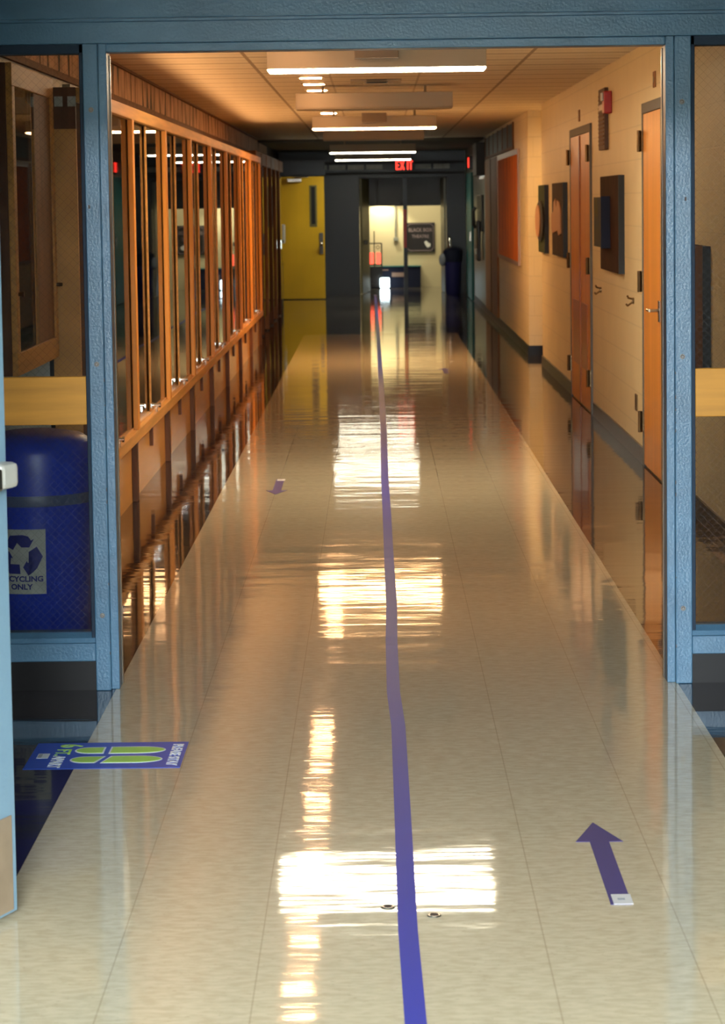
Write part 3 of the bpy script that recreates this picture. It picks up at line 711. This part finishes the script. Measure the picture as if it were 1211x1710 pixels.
obj('ring', tube(nb(), [(.045 + .03 * math.cos(a * PI / 6), 43.40, .76 + .03 * math.sin(a * PI / 6)) for a in range(13)], .006, 6), 'exit_black', rk)
cp = thing('conduit', 'thin grey conduit with a small box on the lobby wall', 'conduit', (.4, 43.97, .87)); obj('pipe', tube(nb(), [(.385, 43.97, 2.4), (.385, 43.97, .92)], .016), 'greywall', cp); obj('junction_box', B(.345, .43, 43.93, 43.995, .86, .93, bev=.01), 'greywall', cp)
sl = thing('spotlight', 'small spotlight hidden behind the lobby soffit throwing a bright cone', 'lamp', (.13, 43.6, 1.75))
obj('can', cyl(nb(), (.13, 43.62, 1.74), (.13, 43.6, 1.86), .04, seg=16), 'exit_black', sl); obj('stem', cyl(nb(), (.13, 43.6, 1.86), (.13, 43.6, 2.47), .01, seg=8), 'exit_black', sl)
sp = bpy.data.lights.new('spot', 'SPOT'); sp.energy = 40; sp.color = (1, .9, .6); sp.spot_size = 1.9; sp.spot_blend = .5; sp.shadow_soft_size = .03
so = bpy.data.objects.new('spot_lamp', sp); C.objects.link(so); so.location = (.13, 43.66, 1.70); so.rotation_euler = (.35, 0, 0)

# ------------------------------------------------------------------ ceiling lights
def light(y, zb, lit, lab, cxx=.005, far=False, lens='lamp'):
    t_ = thing('ceiling_light', lab, 'ceiling light', (cxx, y, zb), 'crosswise fluorescent fixtures along the hallway')
    x0, x1 = cxx - .61, cxx + .61
    bm = nb(); box(bm, x0, x1, y, y + .30, zb + .010, zb + .125, .003); obj('housing', bm, 'housing', t_)
    bm = nb()
    for x in (cxx - .4, cxx + .4): cyl(bm, (x, y + .15, zb + .12), (x, y + .15, 2.495), .011, seg=10)
    obj('hanger', bm, 'housing', t_)
    bm = nb(); box(bm, x0 + .002, x1 - .002, y + .004, y + .296, zb, zb + .011, .004)
    obj('lens', bm, ('lamp_cool' if far else lens) if lit else 'housing', t_)
    if lit and not far:
        obj('control_box', B(cxx - .122, cxx + .122, y - .06, y, zb + .06, zb + .155, bev=.004), 'housing_dark', t_)
        bm = nb(); box(bm, cxx - .10, cxx + .10, y - .008, y, zb + .045, zb + .058); obj('bracket', bm, 'housing', t_)
light(13.07, 2.325, True, 'nearest lit ceiling light, the widest bright bar', .02)
light(18.23, 2.315, False, 'unlit ceiling light just beyond the nearest lit one')
light(23.10, 2.312, True, 'second lit ceiling light, with a box at its middle', lens='lamp_warm')
light(28.32, 2.34, False, 'unlit ceiling light beyond the second lit one', -.004)
light(33.27, 2.29, True, 'third lit ceiling light, brighter of the far pair', -.02, True)
light(37.76, 2.268, True, 'farthest lit ceiling light, just left of the EXIT sign', -.02, True)

SL = [(11.8, 'the nearest one, before the nearest lit fixture'), (12.7, 'just in front of the nearest lit fixture'), (14.2, 'just behind the nearest lit fixture'),
      (15.6, 'the second behind the nearest lit fixture'), (17.0, 'nearest of the three before the unlit fixture'), (17.9, 'middle of the three before the unlit fixture'),
      (18.9, 'farthest of the three by the unlit fixture'), (22.65, 'just before the second lit fixture'), (23.7, 'just behind the second lit fixture'),
      (24.7, 'the second behind the second lit fixture'), (29.5, 'the farthest, beyond the second unlit fixture')]
for y, lab in SL:
    t_ = thing('slot_light', 'small warm ceiling slot light, ' + lab, 'ceiling light', (-.45, y, 2.49), 'warm slot lights in the ceiling')
    obj('trim_ring', B(-.55, -.36, y - .03, y + .07, 2.494, 2.4995), 'housing', t_); obj('lens', B(-.53, -.375, y, y + .04, 2.488, 2.495, bev=.002), 'slotlamp', t_)

av = thing('air_diffuser', 'square ceiling air diffuser with two dark slots before the unlit light', 'air vent', (.02, 17.6, 2.48))
obj('plate', B(-.17, .21, 17.4, 17.78, 2.485, 2.499, bev=.003), 'housing', av)
obj('cone', B(-.07, .11, 17.46, 17.7, 2.468, 2.486, bev=.004), 'housing', av)
bm = nb(); box(bm, -.05, .10, 17.452, 17.46, 2.472, 2.482); box(bm, -.05, .10, 17.395, 17.40, 2.488, 2.495); obj('slot', bm, 'void', av)
for x, y, lab in ((-.36, 14.9, 'above the left half of the nearest lit fixture'), (.39, 14.7, 'above the right half of the nearest lit fixture'), (.23, 25.2, 'right of centre above the second lit fixture'),
                  (.02, 27.5, 'at the centre before the second unlit fixture'), (-.42, 30.5, 'on the left before the far lit pair'), (.3, 31.5, 'on the right before the far lit pair')):
    bm = nb(); cyl(bm, (x, y, 2.499), (x, y, 2.49), .03, seg=14); cyl(bm, (x, y, 2.49), (x, y, 2.465), .008, seg=10); cyl(bm, (x, y, 2.465), (x, y, 2.462), .016, seg=12)
    tag(obj('sprinkler_head', bm, 'chrome'), 'small chrome sprinkler head ' + lab, 'sprinkler', 'sprinkler heads in the hallway ceiling')

# ------------------------------------------------------------------ floor markings
TP = [(.059, 4.2), (.059, 4.42), (.052, 5.0), (.052, 5.9), (.051, 7.0), (.040, 7.5), (.040, 8.4), (.046, 9.1), (.043, 10.2), (.041, 12.0), (.037, 13.4), (.041, 16.2), (.035, 20.5), (.024, 25.5), (.01, 33), (-.01, 40.3)]
bm = nb(); hw = .0215; prev = None
for x, y in TP:
    q = [bm.verts.new((x + dx, y, z)) for dx, z in ((-hw, .0005), (-hw, .0015), (hw, .0015), (hw, .0005))]
    if prev:
        for i in range(4): bm.faces.new((prev[i], prev[(i + 1) % 4], q[(i + 1) % 4], q[i]))
    else: bm.faces.new(q)
    prev = q
bm.faces.new(prev)
tag(obj('floor_tape', bm, 'tape'), 'long blue tape line running down the middle of the hallway floor', 'floor tape')
def arrow(x, ytip, d, lab, L=.70, hw2=.059, sw=.024, white=True):
    t_ = thing('floor_arrow', lab, 'floor arrow', (x, ytip, 0), 'blue floor arrows')
    yh = ytip - d * .18; ye = ytip - d * L
    pts = [(x, ytip), (x + hw2, yh), (x + sw, yh), (x + sw, ye), (x - sw, ye), (x - sw, yh), (x - hw2, yh)]
    obj('arrow_tape', flat(nb(), pts, .0005, .0014), 'arrow', t_)
    if white:
        a, b = sorted((ye + d * .0, ye + d * .075)); obj('end_sticker', B(x - sw * .7, x + sw * 1.15, a, b, .0014, .0022), 'tape_white', t_)
        obj('sticker_print', B(x - sw * .2, x + sw * .5, a + .03, a + .045, .0022, .0024), 'bag', t_)
arrow(.537, 5.872, 1, 'blue arrow pointing away on the floor at lower right')
arrow(-.566, 12.72, -1, 'blue arrow pointing toward the camera, left of the tape line')
arrow(.645, 22.3, 1, 'small far blue arrow right of the tape line', white=False)

# distancing decal
dx0, dx1, dy0, dy1 = -1.02, -.573, 6.51, 6.828
fd = thing('floor_decal', 'blue distancing floor decal with green footprints and PLEASE STAY 6 FT. APART', 'floor decal', ((dx0 + dx1) / 2, (dy0 + dy1) / 2, 0))
sh = obj('sheet', B(dx0, dx1, dy0, dy1, .0004, .0012), 'decal', fd)
U = lambda u: dx0 + (dx1 - dx0) * u
V = lambda v: dy1 - (dy1 - dy0) * v
def shape(pts, m, name, z0, z1): obj(name, flat(nb(), [(U(u), V(v)) for u, v in pts], z0, z1), m, fd)
def fore(vc, hw_, u0, u1, skew=0, r=14):
    pts = [(u0 + skew, vc - hw_)]
    for i in range(r + 1):
        a = -PI / 2 + PI * i / r; pts.append((u1 - .17 + .17 * math.cos(a) + (0), vc + hw_ * 1.0 * math.sin(a)))
    pts.append((u0 - skew, vc + hw_)); return pts
def heel(vc, hw_, u0, u1, skew=0, r=12):
    pts = [(u1 - skew, vc + hw_)]
    for i in range(r + 1):
        a = PI / 2 + PI * i / r; pts.append((u0 + .10 + .10 * math.cos(a), vc + hw_ * math.sin(a)))
    pts.append((u1 + skew, vc - hw_)); return pts
for vc, sk in ((.31, 0), (.67, .025)):
    shape(fore(vc, .135, .50, .868, sk), 'decal_white', 'footprint_outline', .0012, .0017); shape(fore(vc, .112, .512, .857, sk), 'green', 'footprint', .0017, .0022)
    shape(heel(vc, .125, .27, .468, sk), 'decal_white', 'footprint_outline', .0012, .0017); shape(heel(vc, .102, .281, .456, sk), 'green', 'footprint', .0017, .0022)
tmx = lambda u, v: frame_m((U(u), V(v), .0016), (0, -1, 0), (1, 0, 0))
obj('lettering', text_bm('PLEASE STAY', .043, tmx(.935, .5), .0004, .0012, 1.05), 'decal_white', fd)
obj('lettering', text_bm('FT.', .060, tmx(.195, .37), .0004, .001, 1), 'green', fd)
obj('lettering', text_bm('APART', .050, tmx(.185, .735), .0004, .0014, .93), 'decal_white', fd)
obj('numeral', text_bm('6', .095, tmx(.225, .12), .0004, .001, .8), 'green', fd)
shape([(.045, .42), (.12, .42), (.12, .60), (.045, .60)], 'decal_white', 'white_label', .0012, .0017)
shape([(.05, .44), (.075, .44), (.075, .58), (.05, .58)], 'bag', 'label_print', .0017, .002)
for x, y, lab in ((.009, 5.174, 'small brown floor bolt cover, left of the blue tape'), (.112, 5.108, 'small brown floor bolt cover, right of the blue tape')):
    t_ = thing('floor_bolt', lab, 'floor bolt', (x, y, 0)); obj('ring', cyl(nb(), (x, y, .0003), (x, y, .003), .016, .014, seg=20), 'steel', t_)
    obj('socket', cyl(nb(), (x, y, .003), (x, y, .0036), .010, seg=16), 'blue_chip', t_)
